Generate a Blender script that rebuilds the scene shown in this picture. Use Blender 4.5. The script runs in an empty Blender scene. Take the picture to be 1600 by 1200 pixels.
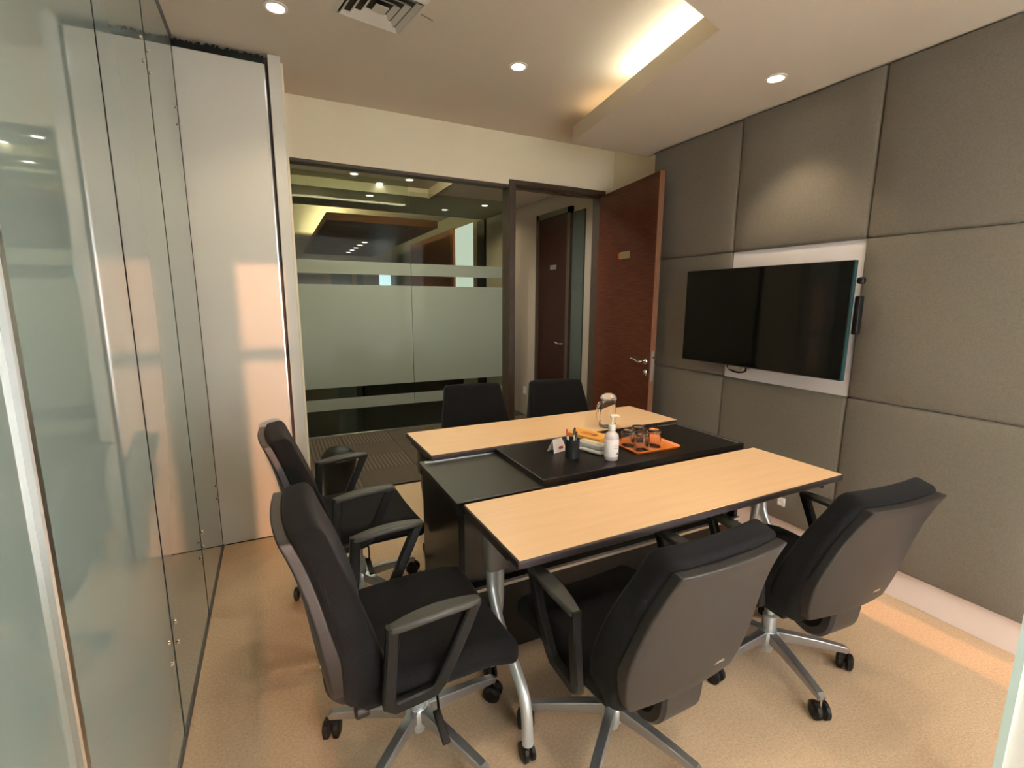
import bpy, bmesh, math, random
from mathutils import Vector, Matrix
random.seed(7)
S = bpy.context.scene
COL = S.collection
PI = math.pi

# ------------------------------------------------------------------ camera, world, sun, exposure
YAW, PITCH, ROLL, FPX = 0.46071, 0.17092, 0.00546, 747.7
cam_d = bpy.data.cameras.new('camera'); cam = bpy.data.objects.new('camera', cam_d); COL.objects.link(cam)
_f0 = Vector((math.sin(YAW), math.cos(YAW), 0)); _r0 = Vector((math.cos(YAW), -math.sin(YAW), 0)); _u0 = Vector((0, 0, 1))
_f = _f0*math.cos(PITCH)-_u0*math.sin(PITCH); _u = _u0*math.cos(PITCH)+_f0*math.sin(PITCH)
_r = _r0*math.cos(ROLL)+_u*math.sin(ROLL); _u = _u*math.cos(ROLL)-_r0*math.sin(ROLL)
cam.matrix_world = Matrix(((_r.x, _u.x, -_f.x, 0), (_r.y, _u.y, -_f.y, 0), (_r.z, _u.z, -_f.z, 1.45), (0, 0, 0, 1)))
cam_d.sensor_width = 36.0; cam_d.lens = FPX/1600*36.0; cam_d.clip_start = 0.02
S.camera = cam

world = bpy.data.worlds.new('hazy_sky'); S.world = world; world.use_nodes = True
_bg = world.node_tree.nodes['Background']; _bg.inputs[0].default_value = (0.84, 1.03, 1.15, 1); _bg.inputs[1].default_value = 10.0

sun_d = bpy.data.lights.new('low_sun', 'SUN'); sun = bpy.data.objects.new('low_sun', sun_d); COL.objects.link(sun)
sun_d.energy = 20.0; sun_d.color = (1.0, 0.44, 0.22); sun_d.angle = math.radians(0.8)
sun.location = (0.3, -6, 2)
sun.rotation_euler = Vector((-0.03, 1.0, -0.2)).to_track_quat('-Z', 'Y').to_euler()

vs = S.view_settings
vs.view_transform = 'Standard'; vs.look = 'None'; vs.gamma = 1.0; vs.use_curve_mapping = False; vs.exposure = 0.58
S.cycles.use_denoising = True
S.cycles.max_bounces = 12; S.cycles.transparent_max_bounces = 12; S.cycles.diffuse_bounces = 6
S.cycles.sample_clamp_indirect = 30.0
S.cycles.caustics_reflective = False; S.cycles.caustics_refractive = False

# ------------------------------------------------------------------ materials
MATS = {}
def nodes_of(name):
    m = bpy.data.materials.new(name); m.use_nodes = True; nt = m.node_tree
    return m, nt, nt.nodes['Principled BSDF']
def mat(name, col, rough=0.5, metal=0.0, var=0.0, vscale=8.0, bump=0.0, bscale=60.0, stretch=None, col2=None, spec=None, coat=0.0,
        emit=None, estr=0.0, trans=0.0, ior=None, sheen=0.0):
    if name in MATS: return MATS[name]
    m, nt, b = nodes_of(name)
    b.inputs['Base Color'].default_value = (*col, 1); b.inputs['Roughness'].default_value = rough; b.inputs['Metallic'].default_value = metal
    if spec is not None: b.inputs['Specular IOR Level'].default_value = spec
    if coat: b.inputs['Coat Weight'].default_value = coat; b.inputs['Coat Roughness'].default_value = 0.03
    if trans: b.inputs['Transmission Weight'].default_value = trans
    if ior: b.inputs['IOR'].default_value = ior
    if sheen: b.inputs['Sheen Weight'].default_value = sheen; b.inputs['Sheen Roughness'].default_value = 0.4
    if emit: b.inputs['Emission Color'].default_value = (*emit, 1); b.inputs['Emission Strength'].default_value = estr
    if var or bump or col2:
        tc = nt.nodes.new('ShaderNodeTexCoord'); mp = nt.nodes.new('ShaderNodeMapping'); nt.links.new(tc.outputs['Object'], mp.inputs[0])
        if stretch: mp.inputs['Scale'].default_value = stretch
    if var or col2:
        n = nt.nodes.new('ShaderNodeTexNoise'); n.inputs['Scale'].default_value = vscale; n.inputs['Detail'].default_value = 5
        nt.links.new(mp.outputs[0], n.inputs['Vector'])
        r = nt.nodes.new('ShaderNodeValToRGB'); r.color_ramp.elements[0].position = 0.3; r.color_ramp.elements[1].position = 0.7
        c2 = col2 or tuple(min(1, c*(1+var)) for c in col); c1 = col if col2 else tuple(c*(1-var) for c in col)
        r.color_ramp.elements[0].color = (*c1, 1); r.color_ramp.elements[1].color = (*c2, 1)
        nt.links.new(n.outputs[0], r.inputs[0]); nt.links.new(r.outputs[0], b.inputs['Base Color'])
    if bump:
        n2 = nt.nodes.new('ShaderNodeTexNoise'); n2.inputs['Scale'].default_value = bscale; n2.inputs['Detail'].default_value = 3
        nt.links.new(mp.outputs[0], n2.inputs['Vector'])
        bp = nt.nodes.new('ShaderNodeBump'); bp.inputs['Strength'].default_value = bump; bp.inputs['Distance'].default_value = 0.004
        nt.links.new(n2.outputs[0], bp.inputs['Height']); nt.links.new(bp.outputs[0], b.inputs['Normal'])
    MATS[name] = m; return m
def clear_pane(name, tint=(0.93, 0.97, 0.94), f0=0.04, f90=0.8):
    """thin clear glass: transparent with a Schlick reflection"""
    m = bpy.data.materials.new(name); m.use_nodes = True; nt = m.node_tree; nt.nodes.remove(nt.nodes['Principled BSDF'])
    o = nt.nodes['Material Output']; t = nt.nodes.new('ShaderNodeBsdfTransparent'); t.inputs[0].default_value = (*tint, 1)
    g = nt.nodes.new('ShaderNodeBsdfGlossy'); g.inputs['Roughness'].default_value = 0.0; g.inputs['Color'].default_value = (0.9, 0.9, 0.9, 1)
    lw = nt.nodes.new('ShaderNodeLayerWeight'); lw.inputs['Blend'].default_value = 0.5
    pw = nt.nodes.new('ShaderNodeMath'); pw.operation = 'POWER'; pw.inputs[1].default_value = 5.0
    ma = nt.nodes.new('ShaderNodeMath'); ma.operation = 'MULTIPLY_ADD'; ma.inputs[1].default_value = f90-f0; ma.inputs[2].default_value = f0
    mx = nt.nodes.new('ShaderNodeMixShader')
    nt.links.new(lw.outputs['Facing'], pw.inputs[0]); nt.links.new(pw.outputs[0], ma.inputs[0]); nt.links.new(ma.outputs[0], mx.inputs[0])
    nt.links.new(t.outputs[0], mx.inputs[1]); nt.links.new(g.outputs[0], mx.inputs[2])
    nt.links.new(mx.outputs[0], o.inputs[0]); MATS[name] = m; return m
def translucent(name, col, tcol, fac):
    m = bpy.data.materials.new(name); m.use_nodes = True; nt = m.node_tree; nt.nodes.remove(nt.nodes['Principled BSDF'])
    o = nt.nodes['Material Output']; d = nt.nodes.new('ShaderNodeBsdfDiffuse'); d.inputs[0].default_value = (*col, 1)
    t = nt.nodes.new('ShaderNodeBsdfTranslucent'); t.inputs[0].default_value = (*tcol, 1); mx = nt.nodes.new('ShaderNodeMixShader')
    mx.inputs[0].default_value = fac; nt.links.new(d.outputs[0], mx.inputs[1]); nt.links.new(t.outputs[0], mx.inputs[2])
    nt.links.new(mx.outputs[0], o.inputs[0]); MATS[name] = m; return m
def emitter(name, col, strength):
    m = bpy.data.materials.new(name); m.use_nodes = True; nt = m.node_tree; nt.nodes.remove(nt.nodes['Principled BSDF'])
    o = nt.nodes['Material Output']; e = nt.nodes.new('ShaderNodeEmission'); e.inputs[0].default_value = (*col, 1); e.inputs[1].default_value = strength
    nt.links.new(e.outputs[0], o.inputs[0]); MATS[name] = m; return m
def stripes(name, c1, c2, axis, scale):
    m, nt, b = nodes_of(name); tc = nt.nodes.new('ShaderNodeTexCoord'); w = nt.nodes.new('ShaderNodeTexWave')
    w.bands_direction = axis; w.inputs['Scale'].default_value = scale; w.inputs['Distortion'].default_value = 1.2; w.inputs['Detail'].default_value = 2
    r = nt.nodes.new('ShaderNodeValToRGB'); r.color_ramp.elements[0].color = (*c1, 1); r.color_ramp.elements[1].color = (*c2, 1)
    nt.links.new(tc.outputs['Object'], w.inputs[0]); nt.links.new(w.outputs[0], r.inputs[0]); nt.links.new(r.outputs[0], b.inputs['Base Color'])
    b.inputs['Roughness'].default_value = 0.95; MATS[name] = m; return m

M_carpet = mat('sand_carpet', (0.58, 0.41, 0.262), 0.97, var=0.13, vscale=110, bump=0.5, bscale=260)
M_cream = mat('cream_paint', (0.76, 0.68, 0.51), 0.75, var=0.02, vscale=3)
M_ceil = mat('ceiling_paint', (0.62, 0.54, 0.435), 0.85, var=0.02, vscale=2)
M_white = mat('white_laminate', (0.60, 0.57, 0.505), 0.38, var=0.015, vscale=2)
M_wallwhite = mat('white_wall_paint', (0.78, 0.77, 0.74), 0.7)
M_glasswall = mat('back_painted_glass', (0.275, 0.345, 0.325), 0.03, var=0.02, vscale=1.5, ior=1.62, coat=0.35)
M_black_seal = mat('black_foam_seal', (0.012, 0.016, 0.014), 0.9, var=0.3, vscale=30, bump=0.6, bscale=50)
M_gap = mat('dark_gap_metal', (0.10, 0.085, 0.075), 0.5)
M_alu = mat('brushed_aluminium', (0.72, 0.72, 0.72), 0.28, 1.0, bump=0.05, bscale=300)
M_chrome = mat('polished_steel', (0.75, 0.73, 0.70), 0.12, 1.0)
M_pad = mat('olive_grey_fabric', (0.165, 0.144, 0.112), 0.95, var=0.10, vscale=160, bump=0.35, bscale=500, sheen=0.15)
M_base = mat('pinkish_white_board', (0.76, 0.66, 0.61), 0.5)
M_tvboard = mat('white_board_panel', (0.70, 0.65, 0.65), 0.45)
M_frame = mat('dark_wenge_frame', (0.060, 0.040, 0.027), 0.45, var=0.25, vscale=14, stretch=(8, 8, 1))
M_door = mat('red_brown_veneer', (0.125, 0.036, 0.016), 0.42, col2=(0.070, 0.019, 0.009), vscale=5, stretch=(1.2, 1.2, 16), spec=0.16)
M_dooredge = mat('door_edge_band', (0.20, 0.085, 0.042), 0.45, var=0.2, vscale=12, stretch=(10, 10, 1))
M_pane = clear_pane('clear_glass_pane', (0.90, 0.93, 0.89), 0.006, 0.5)
M_pane_d2 = clear_pane('clear_room_pane', (0.90, 0.93, 0.89), 0.003, 0.5)
M_film = translucent('frosted_film', (0.56, 0.58, 0.53), (0.50, 0.52, 0.48), 0.45)
M_tile = mat('brown_carpet_tile', (0.085, 0.060, 0.042), 0.97, var=0.2, vscale=40, bump=0.3, bscale=200)
M_tiles = stripes('striped_carpet_tile', (0.055, 0.038, 0.027), (0.14, 0.10, 0.070), 'X', 9.0)
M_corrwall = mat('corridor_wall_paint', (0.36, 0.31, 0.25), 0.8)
M_lobfloor = mat('dark_polished_floor', (0.030, 0.031, 0.027), 0.10)
M_wood2 = mat('lobby_wood_panel', (0.24, 0.105, 0.062), 0.5, var=0.2, vscale=4, stretch=(1, 1, 14), spec=0.2)
M_dark = mat('near_black_lacquer', (0.010, 0.009, 0.008), 0.3)
M_maple = mat('maple_laminate', (0.81, 0.53, 0.295), 0.36, col2=(0.86, 0.57, 0.325), vscale=3, stretch=(1.0, 14, 1))
M_edge = mat('black_edge_banding', (0.035, 0.026, 0.028), 0.45)
M_cab = mat('black_ash_veneer', (0.007, 0.0055, 0.005), 0.34, var=0.3, vscale=6, stretch=(1, 12, 12))
M_cabl = mat('smoked_laminate_top', (0.040, 0.038, 0.029), 0.33, var=0.12, vscale=5)
M_cabf = mat('grey_brown_panel', (0.13, 0.115, 0.095), 0.5)
M_silver = mat('silver_powder_coat', (0.58, 0.62, 0.62), 0.33, 0.6)
M_taupe = mat('taupe_plastic_sleeve', (0.19, 0.165, 0.135), 0.5)
M_fabric = mat('black_chair_fabric', (0.0062, 0.0062, 0.0070), 0.96, var=0.25, vscale=180, bump=0.3, bscale=420, spec=0.25, sheen=0.04)
M_shell = mat('charcoal_plastic_shell', (0.025, 0.023, 0.022), 0.46, bump=0.12, bscale=500)
M_plastic = mat('black_plastic', (0.009, 0.009, 0.009), 0.48, spec=0.3)
M_armpad = mat('grey_soft_arm_pad', (0.042, 0.041, 0.034), 0.45, bump=0.1, bscale=400)
M_tv = mat('tv_screen_gloss', (0.003, 0.003, 0.003), 0.05, ior=1.36)
M_tvrim = mat('tv_dark_rim', (0.015, 0.020, 0.022), 0.3)
M_teal = mat('teal_glass_edge', (0.018, 0.060, 0.062), 0.25)
M_glass = mat('drinking_glass', (0.98, 0.98, 0.97), 0.0, trans=1.0, ior=1.42)
M_orange = mat('orange_tray_plastic', (0.78, 0.22, 0.045), 0.35)
M_yellow = mat('yellow_card', (0.85, 0.40, 0.07), 0.5, var=0.08, vscale=25)
M_offwhite = mat('off_white_plastic', (0.72, 0.70, 0.64), 0.4)
M_translid = mat('milky_plastic', (0.74, 0.71, 0.66), 0.3, trans=0.35, ior=1.4)
M_gel = mat('clear_gel_bottle', (0.93, 0.84, 0.82), 0.15, trans=0.35, ior=1.4)
M_label = mat('white_paper_label', (0.85, 0.80, 0.78), 0.6)
M_ink = mat('dark_print', (0.06, 0.05, 0.05), 0.6)
M_redink = mat('red_print', (0.55, 0.06, 0.05), 0.6)
M_gold = mat('brass_plate', (0.62, 0.50, 0.26), 0.3, 0.8)
M_mesh = mat('black_wire_mesh', (0.030, 0.033, 0.036), 0.45, 0.4, bump=0.5, bscale=700)
M_blind = translucent('daylight_blind_cloth', (0.80, 0.80, 0.78), (0.80, 0.81, 0.82), 0.74)
M_lamp = emitter('warm_lamp', (1.0, 0.90, 0.76), 28.0)
M_lamp2 = emitter('lobby_lamp', (1.0, 0.93, 0.82), 9.0)
M_cove = emitter('cove_tube', (1.0, 0.97, 0.78), 30.0)
M_cove_w = emitter('cove_tube_warm', (1.0, 0.72, 0.42), 6.0)
M_lobcove = emitter('lobby_cove_tube', (1.0, 0.92, 0.55), 45.0)
M_lobwin = emitter('lobby_bright_window', (0.62, 0.82, 0.95), 1.0)
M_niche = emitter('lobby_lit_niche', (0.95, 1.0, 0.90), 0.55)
M_lobceil = mat('lobby_ceiling_paint', (0.60, 0.55, 0.46), 0.85)

# ------------------------------------------------------------------ mesh helpers
def link(name, me, m=None, parent=None, loc=(0, 0, 0), rot=(0, 0, 0)):
    o = bpy.data.objects.new(name, me); COL.objects.link(o)
    if m is not None and me is not None:
        for mm in (m if isinstance(m, (list, tuple)) else [m]): me.materials.append(mm)
    o.location = loc; o.rotation_euler = rot
    if parent: o.parent = parent
    return o
def fin(bm, name, smooth=False, recalc=True):
    if recalc: bmesh.ops.recalc_face_normals(bm, faces=bm.faces)
    me = bpy.data.meshes.new(name); bm.to_mesh(me); bm.free()
    if smooth:
        for p in me.polygons: p.use_smooth = True
        me.set_sharp_from_angle(angle=math.radians(42))
    return me
def bx(bm, x0, x1, y0, y1, z0, z1, bevel=0.0, seg=2):
    r = bmesh.ops.create_cube(bm, size=1.0)
    for v in r['verts']:
        v.co = Vector(((x0+x1)/2+v.co.x*(x1-x0), (y0+y1)/2+v.co.y*(y1-y0), (z0+z1)/2+v.co.z*(z1-z0)))
    if bevel:
        es = list({e for v in r['verts'] for e in v.link_edges})
        bmesh.ops.bevel(bm, geom=es, offset=bevel, segments=seg, affect='EDGES', profile=0.5)
def box(name, x0, x1, y0, y1, z0, z1, m, parent=None, bevel=0.0, seg=2, loc=(0, 0, 0), rot=(0, 0, 0)):
    bm = bmesh.new(); bx(bm, x0, x1, y0, y1, z0, z1, bevel, seg)
    return link(name, fin(bm, name), m, parent, loc, rot)
def rbox_bm(a, b, c, r, n=5, inner=3, deform=None):
    """rounded box surface grid of half sizes a,b,c with edge radius r"""
    bm = bmesh.new()
    def coords(h):
        rr = min(r, h*0.999)
        cs = [-h+rr*(1-math.cos(PI/2*i/n)) for i in range(n)]
        cs = [-h + rr*i/n for i in range(n)]
        core = [-(h-rr)+2*(h-rr)*i/inner for i in range(inner+1)]
        return cs+core+[h-rr+rr*(i+1)/n for i in range(n)]
    H = (a, b, c); vm = {}
    def vert(p):
        k = tuple(round(q, 6) for q in p)
        if k in vm: return vm[k]
        core = Vector([max(-(H[i]-min(r, H[i]*.999)), min(H[i]-min(r, H[i]*.999), p[i])) for i in range(3)])
        d = Vector(p)-core
        q = core + Vector([d[i]/max(abs(d[j]) for j in range(3))*0 for i in range(3)]) if d.length < 1e-9 else core+d.normalized()*0
        if d.length > 1e-9:
            nd = d.normalized(); q = core+Vector([nd[i]*min(r, H[i]*.999) for i in range(3)])
        else: q = core
        if deform: q = deform(q)
        vm[k] = bm.verts.new(q); return vm[k]
    for ax in range(3):
        u, w = (ax+1) % 3, (ax+2) % 3; cu, cw = coords(H[u]), coords(H[w])
        for sgn in (-1, 1):
            for i in range(len(cu)-1):
                for j in range(len(cw)-1):
                    ps = []
                    for (ii, jj) in ((i, j), (i+1, j), (i+1, j+1), (i, j+1)):
                        p = [0, 0, 0]; p[ax] = sgn*H[ax]; p[u] = cu[ii]; p[w] = cw[jj]; ps.append(p)
                    f = [vert(p) for p in ps]
                    if len(set(f)) == 4:
                        try: bm.faces.new(f)
                        except ValueError: pass
    return bm
def rbox(name, a, b, c, r, m, parent=None, n=4, inner=3, deform=None, loc=(0, 0, 0), rot=(0, 0, 0)):
    bm = rbox_bm(a, b, c, r, n, inner, deform)
    return link(name, fin(bm, name, True), m, parent, loc, rot)
def sweep_bm(bm, pts, prof, closed=False, up=Vector((1, 0, 0))):
    """sweep profile (list of (u,v)) along pts; u along 'side', v along normal"""
    pts = [Vector(p) for p in pts]; n = len(pts); rings = []
    for i, p in enumerate(pts):
        if closed: t = (pts[(i+1) % n]-pts[i-1])
        else: t = pts[min(i+1, n-1)]-pts[max(i-1, 0)]
        t.normalize(); s = up - t*up.dot(t)
        if s.length < 1e-4: s = Vector((0, 1, 0)) - t*t.y
        s.normalize(); w = t.cross(s)
        pr = prof(i/(n-1)) if callable(prof) else prof
        rings.append([bm.verts.new(p+s*u+w*v) for u, v in pr])
    k = len(rings[0])
    rng = range(n) if closed else range(n-1)
    for i in rng:
        A, B = rings[i], rings[(i+1) % n]
        for j in range(k): bm.faces.new((A[j], A[(j+1) % k], B[(j+1) % k], B[j]))
    if not closed: bm.faces.new(rings[0][::-1]); bm.faces.new(rings[-1])
def circ(r, k=10, ry=None): return [(r*math.cos(2*PI*i/k), (ry or r)*math.sin(2*PI*i/k)) for i in range(k)]
def rect(a, b, r=0.0):
    if not r: return [(-a, -b), (a, -b), (a, b), (-a, b)]
    return [(-a, -b+r), (-a+r, -b), (a-r, -b), (a, -b+r), (a, b-r), (a-r, b), (-a+r, b), (-a, b-r)]
def tube(name, pts, prof, m, parent=None, closed=False, up=(1, 0, 0), smooth=True, loc=(0, 0, 0), rot=(0, 0, 0)):
    bm = bmesh.new(); sweep_bm(bm, pts, prof, closed, Vector(up)); return link(name, fin(bm, name, smooth), m, parent, loc, rot)
def lathe_bm(bm, prof, k=24, c=(0, 0, 0)):
    rings = []
    for r, z in prof:
        if r < 1e-6: rings.append([bm.verts.new((c[0], c[1], c[2]+z))])
        else: rings.append([bm.verts.new((c[0]+r*math.cos(2*PI*i/k), c[1]+r*math.sin(2*PI*i/k), c[2]+z)) for i in range(k)])
    for A, B in zip(rings, rings[1:]):
        for i in range(k):
            a0, a1 = A[i % len(A)], A[(i+1) % len(A)]; b0, b1 = B[i % len(B)], B[(i+1) % len(B)]
            vs_ = [a0, a1, b1, b0]; out = []
            for v in vs_:
                if v not in out: out.append(v)
            if len(out) > 2:
                try: bm.faces.new(out)
                except ValueError: pass
def lathe(name, prof, m, parent=None, k=24, loc=(0, 0, 0), rot=(0, 0, 0), smooth=True):
    bm = bmesh.new(); lathe_bm(bm, prof, k); return link(name, fin(bm, name, smooth), m, parent, loc, rot)
def prism(name, poly, z0, z1, m, parent=None):
    bm = bmesh.new(); a = [bm.verts.new((x, y, z0)) for x, y in poly]; b = [bm.verts.new((x, y, z1)) for x, y in poly]
    bm.faces.new(a[::-1]); bm.faces.new(b)
    for i in range(len(poly)):
        j = (i+1) % len(poly); bm.faces.new((a[i], a[j], b[j], b[i]))
    return link(name, fin(bm, name), m, parent)
def smoothpts(pts, n=6):
    """Catmull-Rom through points"""
    P = [Vector(p) for p in pts]; out = []
    for i in range(len(P)-1):
        p0, p1, p2, p3 = P[max(i-1, 0)], P[i], P[i+1], P[min(i+2, len(P)-1)]
        for k in range(n):
            t = k/n; out.append(0.5*((2*p1)+(p2-p0)*t+(2*p0-5*p1+4*p2-p3)*t*t+(3*p1-p0-3*p2+p3)*t**3))
    out.append(P[-1]); return out
def tag(o, label, cat, group=None):
    o['label'] = label; o['category'] = cat
    if group: o['group'] = group
    return o
def struct(o, label=None, cat=None):
    o['kind'] = 'structure'
    if label: o['label'] = label
    if cat: o['category'] = cat
    return o
def thing(name, label, cat, loc=(0, 0, 0), rz=0.0, group=None):
    o = bpy.data.objects.new(name, None); COL.objects.link(o); o.location = loc; o.rotation_euler = (0, 0, rz); o.empty_display_size = 0.1
    return tag(o, label, cat, group)
def shared(src, name, parent, loc=(0, 0, 0), rot=(0, 0, 0)):
    o = src.copy(); o.name = name; COL.objects.link(o); o.parent = parent; o.location = loc; o.rotation_euler = rot; return o
def copy_tree(o, parent=None):
    c = o.copy(); COL.objects.link(c); c.parent = parent
    for ch in list(o.children): copy_tree(ch, c)
    return c

# ------------------------------------------------------------------ dimensions of the room
XL, YP, YB, YD, HC, HS = -0.361, 3.137, 3.637, 5.321, 2.757, 2.559
XR, XB, XW = 2.654, 2.701, 2.80            # padded face, baseboard face, bare wall
YW = -0.95                                  # window wall behind the camera
ZS = [0.155, 0.966, 1.767, HS]

# ------------------------------------------------------------------ floor, ceiling
struct(box('floor', XL-0.1, XW+0.05, YW-0.1, YB+0.01, -0.06, 0.0, M_carpet), 'sand coloured loop pile carpet of the meeting room', 'floor')
ceil = struct(box('ceiling', XL-0.1, XW+0.3, YW-0.1, YB+0.12, HC, HC+0.08, M_ceil), 'plain warm white upper ceiling', 'ceiling')

soffit = struct(prism('ceiling_soffit', [(XL, 0.997), (1.737, 1.589), (1.984, 3.054), (XB, 3.085), (XB, YW), (XL, YW)], HS, 2.585, M_ceil),
                'lowered angled ceiling border along the padded wall', 'ceiling')
def lip(name, p, q, w=0.022):
    p, q = Vector((*p, 0)), Vector((*q, 0)); d = (q-p).normalized(); nrm = Vector((d.y, -d.x, 0))
    poly = [p, q, q+nrm*w, p+nrm*w]; return prism(name, [(v.x, v.y) for v in poly], 2.5845, 2.662, M_ceil, soffit)
lip('fascia', (1.984, 3.054), (1.737, 1.589), -0.022)
lip('fascia', (1.737, 1.589), (XL, 0.997), -0.022)
prism('fascia', [(1.984, 3.054), (XB, 3.085), (XB, 3.063), (1.984, 3.032)], 2.5845, 2.662, M_ceil, soffit)
def cove(p, q, m, label):
    o = tube('cove_tube', [p, q], circ(0.012, 8), m, None, up=(0, 0, 1)); return tag(o, label, 'light')
cove((1.825, 1.60, 2.650), (1.955, 2.42, 2.650), M_cove, 'bright white cove tube hidden behind the soffit edge nearer the camera')
cove((1.985, 2.62, 2.646), (2.045, 2.98, 2.646), M_cove_w, 'warm dim cove tube at the far end of the soffit')
cove((1.55, 1.42, 2.640), (0.2, 1.02, 2.640), M_cove, 'bright white cove tube along the soffit edge above the camera')

# ------------------------------------------------------------------ left glass wall
wl = struct(box('wall_left', XL-0.10, XL-0.016, YW-0.1, YP+0.06, 0, HC, M_gap), 'back-painted pale green glass wall', 'wall')
seams = [YW, 0.981, 1.715, 2.41, YP-0.002]
for a, b in zip(seams, seams[1:]):
    g = box('glass_panel', XL-0.012, XL, a+0.003, b-0.003, 0.012, HC-0.004, M_glasswall, wl, bevel=0.0015, seg=1)
    for z in (0.325, 0.40, 2.32, 2.40):
        for y in (a+0.055 if a > 0.9 else None, b-0.055 if b > 1.2 else None):
            if y is None: continue
            if b < 2 and z > 2: continue
            lathe('bolt_cap', [(0, 0.006), (0.006, 0.005), (0.0085, 0.0)], M_chrome, g, 10, (XL, y, z), (0, PI/2, 0))
for y in (1.715, 2.41, YP-0.004): box('joint_seal', XL-0.010, XL+0.0012, y-0.0042, y+0.0042, 0.012, HC-0.004, M_black_seal, wl)
box('joint_seal', XL-0.010, XL+0.002, 0.992, 0.999, 0.012, HC-0.004, M_black_seal, wl)
tube('edge_profile', [(XL+0.004, 0.981, 0.0), (XL+0.004, 0.981, HC)], rect(0.008, 0.011, 0.003), M_alu, wl, up=(1, 0, 0), smooth=False)
box('bottom_channel', XL-0.014, XL+0.006, YW, YP, 0, 0.012, M_gap, wl)
box('top_channel', XL-0.014, XL+0.006, YW, YP, HC-0.012, HC, M_gap, wl)

# ------------------------------------------------------------------ white partition, post, niche
wp = struct(box('wall_partition', XL, 0.048, YP, YP+0.05, 0.008, 2.705, M_white, bevel=0.002, seg=1), 'white laminate partition panel catching the low sun', 'wall')
bm = bmesh.new()
for i in range(46):
    x = XL+0.003+i*(0.405/45); bx(bm, x-0.006, x+0.006, YP+0.004, YP+0.045, 2.703, 2.735+random.random()*0.016)
link('brush_seal', fin(bm, 'brush_seal'), M_black_seal, wp)
box('edge_profile', 0.048, 0.056, YP+0.004, YP+0.05, 0.008, 2.705, M_alu, wp)
box('bottom_seal', XL+0.002, 0.05, YP+0.006, YP+0.045, 0, 0.008, M_black_seal, wp)
trim = struct(box('trim_1', 0.072, 0.135, YP-0.004, YP+0.08, 0, HC, M_white, bevel=0.003, seg=2), 'white square post beside the partition', 'post')
struct(box('wall_niche', 0.075, 0.15, YP+0.08, YB+0.1, 0, HC, M_cream), 'cream return wall behind the white post', 'wall')
struct(box('wall_core', XL-0.1, 0.08, YP+0.055, YB+0.1, 0, HC, M_gap), 'dark cavity behind the partition', 'wall')

# ------------------------------------------------------------------ back wall with door frame and glass
wb = struct(box('wall_back', 0.08, XW+0.2, YB, YB+0.11, 2.41, HC, M_cream), 'cream plaster band above the glass and door', 'wall')
box('side_strip', 2.712, XW+0.2, YB, YB+0.11, 0, 2.42, M_cream, wb)
win = struct(box('window_1', 0.15, 1.772, YB+0.03, YB+0.04, 0.012, 2.352, M_pane_d2), 'clear full height glass pane beside the door', 'window')
box('window_frame', 0.135, 1.772, YB-0.004, YB+0.09, 2.352, 2.4105, M_frame, win)
box('window_frame', 0.135, 0.15, YB+0.005, YB+0.08, 0.0, 2.352, M_frame, win)
box('window_frame', 0.15, 1.772, YB+0.02, YB+0.055, 0.0, 0.012, M_frame, win)
box('header_strip', 0.135, 1.79, YB+0.001, YB+0.09, 2.372, 2.4103, M_cream, win).location.y = -0.006
fr = struct(box('trim_2', 1.766, 1.822, YB-0.02, YB+0.12, 0, 2.41, M_frame, bevel=0.003, seg=1), 'dark wenge door frame around the open doorway', 'door frame')
box('frame_head', 1.822, 2.71, YB-0.02, YB+0.12, 2.372, 2.41, M_frame, fr, bevel=0.003, seg=1)
box('frame_jamb', 2.672, 2.71, YB-0.02, YB+0.12, 0, 2.372, M_frame, fr, bevel=0.003, seg=1)
box('door_stop', 1.822, 1.834, YB+0.05, YB+0.10, 0, 2.36, M_frame, fr)
box('door_stop', 1.822, 2.672, YB+0.05, YB+0.10, 2.358, 2.372, M_frame, fr)
box('threshold', 1.80, 2.70, YB, YB+0.05, 0.0, 0.006, M_gap, fr)

def lever_handle(parent, y, z, side, m=M_chrome):
    """on a door leaf in local coords (leaf along +y from hinge, faces at +-x)"""
    x0 = side*0.02
    lathe('handle_rose', [(0, 0.008), (0.022, 0.007), (0.025, 0.0)], m, parent, 16, (x0, y, z), (0, side*PI/2, 0))
    pts = smoothpts([(x0, y, z), (x0+side*0.045, y, z), (x0+side*0.052, y-0.03, z-0.006), (x0+side*0.05, y-0.075, z+0.006), (x0+side*0.05, y-0.125, z+0.012)], 5)
    tube('door_handle', pts, circ(0.0085, 8), m, parent, up=(0, 0, 1))
    lathe('keyhole_rose', [(0, 0.008), (0.010, 0.008), (0.011, 0.005), (0.020, 0.004), (0.023, 0.0)], m, parent, 16, (x0, y+0.005, z-0.085), (0, side*PI/2, 0))
ang = math.atan2(2.735-3.625, 2.53-2.677)-PI/2
d1 = bpy.data.objects.new('door_1', None); COL.objects.link(d1); d1.location = (2.677, 3.625, 0); d1.rotation_euler = (0, 0, ang)
struct(d1, 'open red-brown veneer door with lever handle and brass plate', 'door')
box('door_leaf', -0.02, 0.02, 0.0, 0.905, 0.008, 2.362, M_door, d1, bevel=0.0015, seg=1)
box('edge_band', -0.0205, 0.0205, 0.9045, 0.909, 0.008, 2.362, M_dooredge, d1)
box('lock_plate', -0.012, 0.012, 0.908, 0.911, 0.86, 1.09, M_alu, d1)
box('latch_bolt', -0.007, 0.007, 0.910, 0.922, 1.03, 1.05, M_chrome, d1, bevel=0.002)
lever_handle(d1, 0.845, 1.005, -1); lever_handle(d1, 0.845, 1.005, 1)
pl = box('name_plate', 0.0198, 0.0235, 0.395, 0.545, 1.795, 1.85, M_gold, d1, bevel=0.001, seg=1)
box('plate_emblem', 0.0195, 0.0232, 0.370, 0.394, 1.80, 1.845, M_redink, pl)
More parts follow.
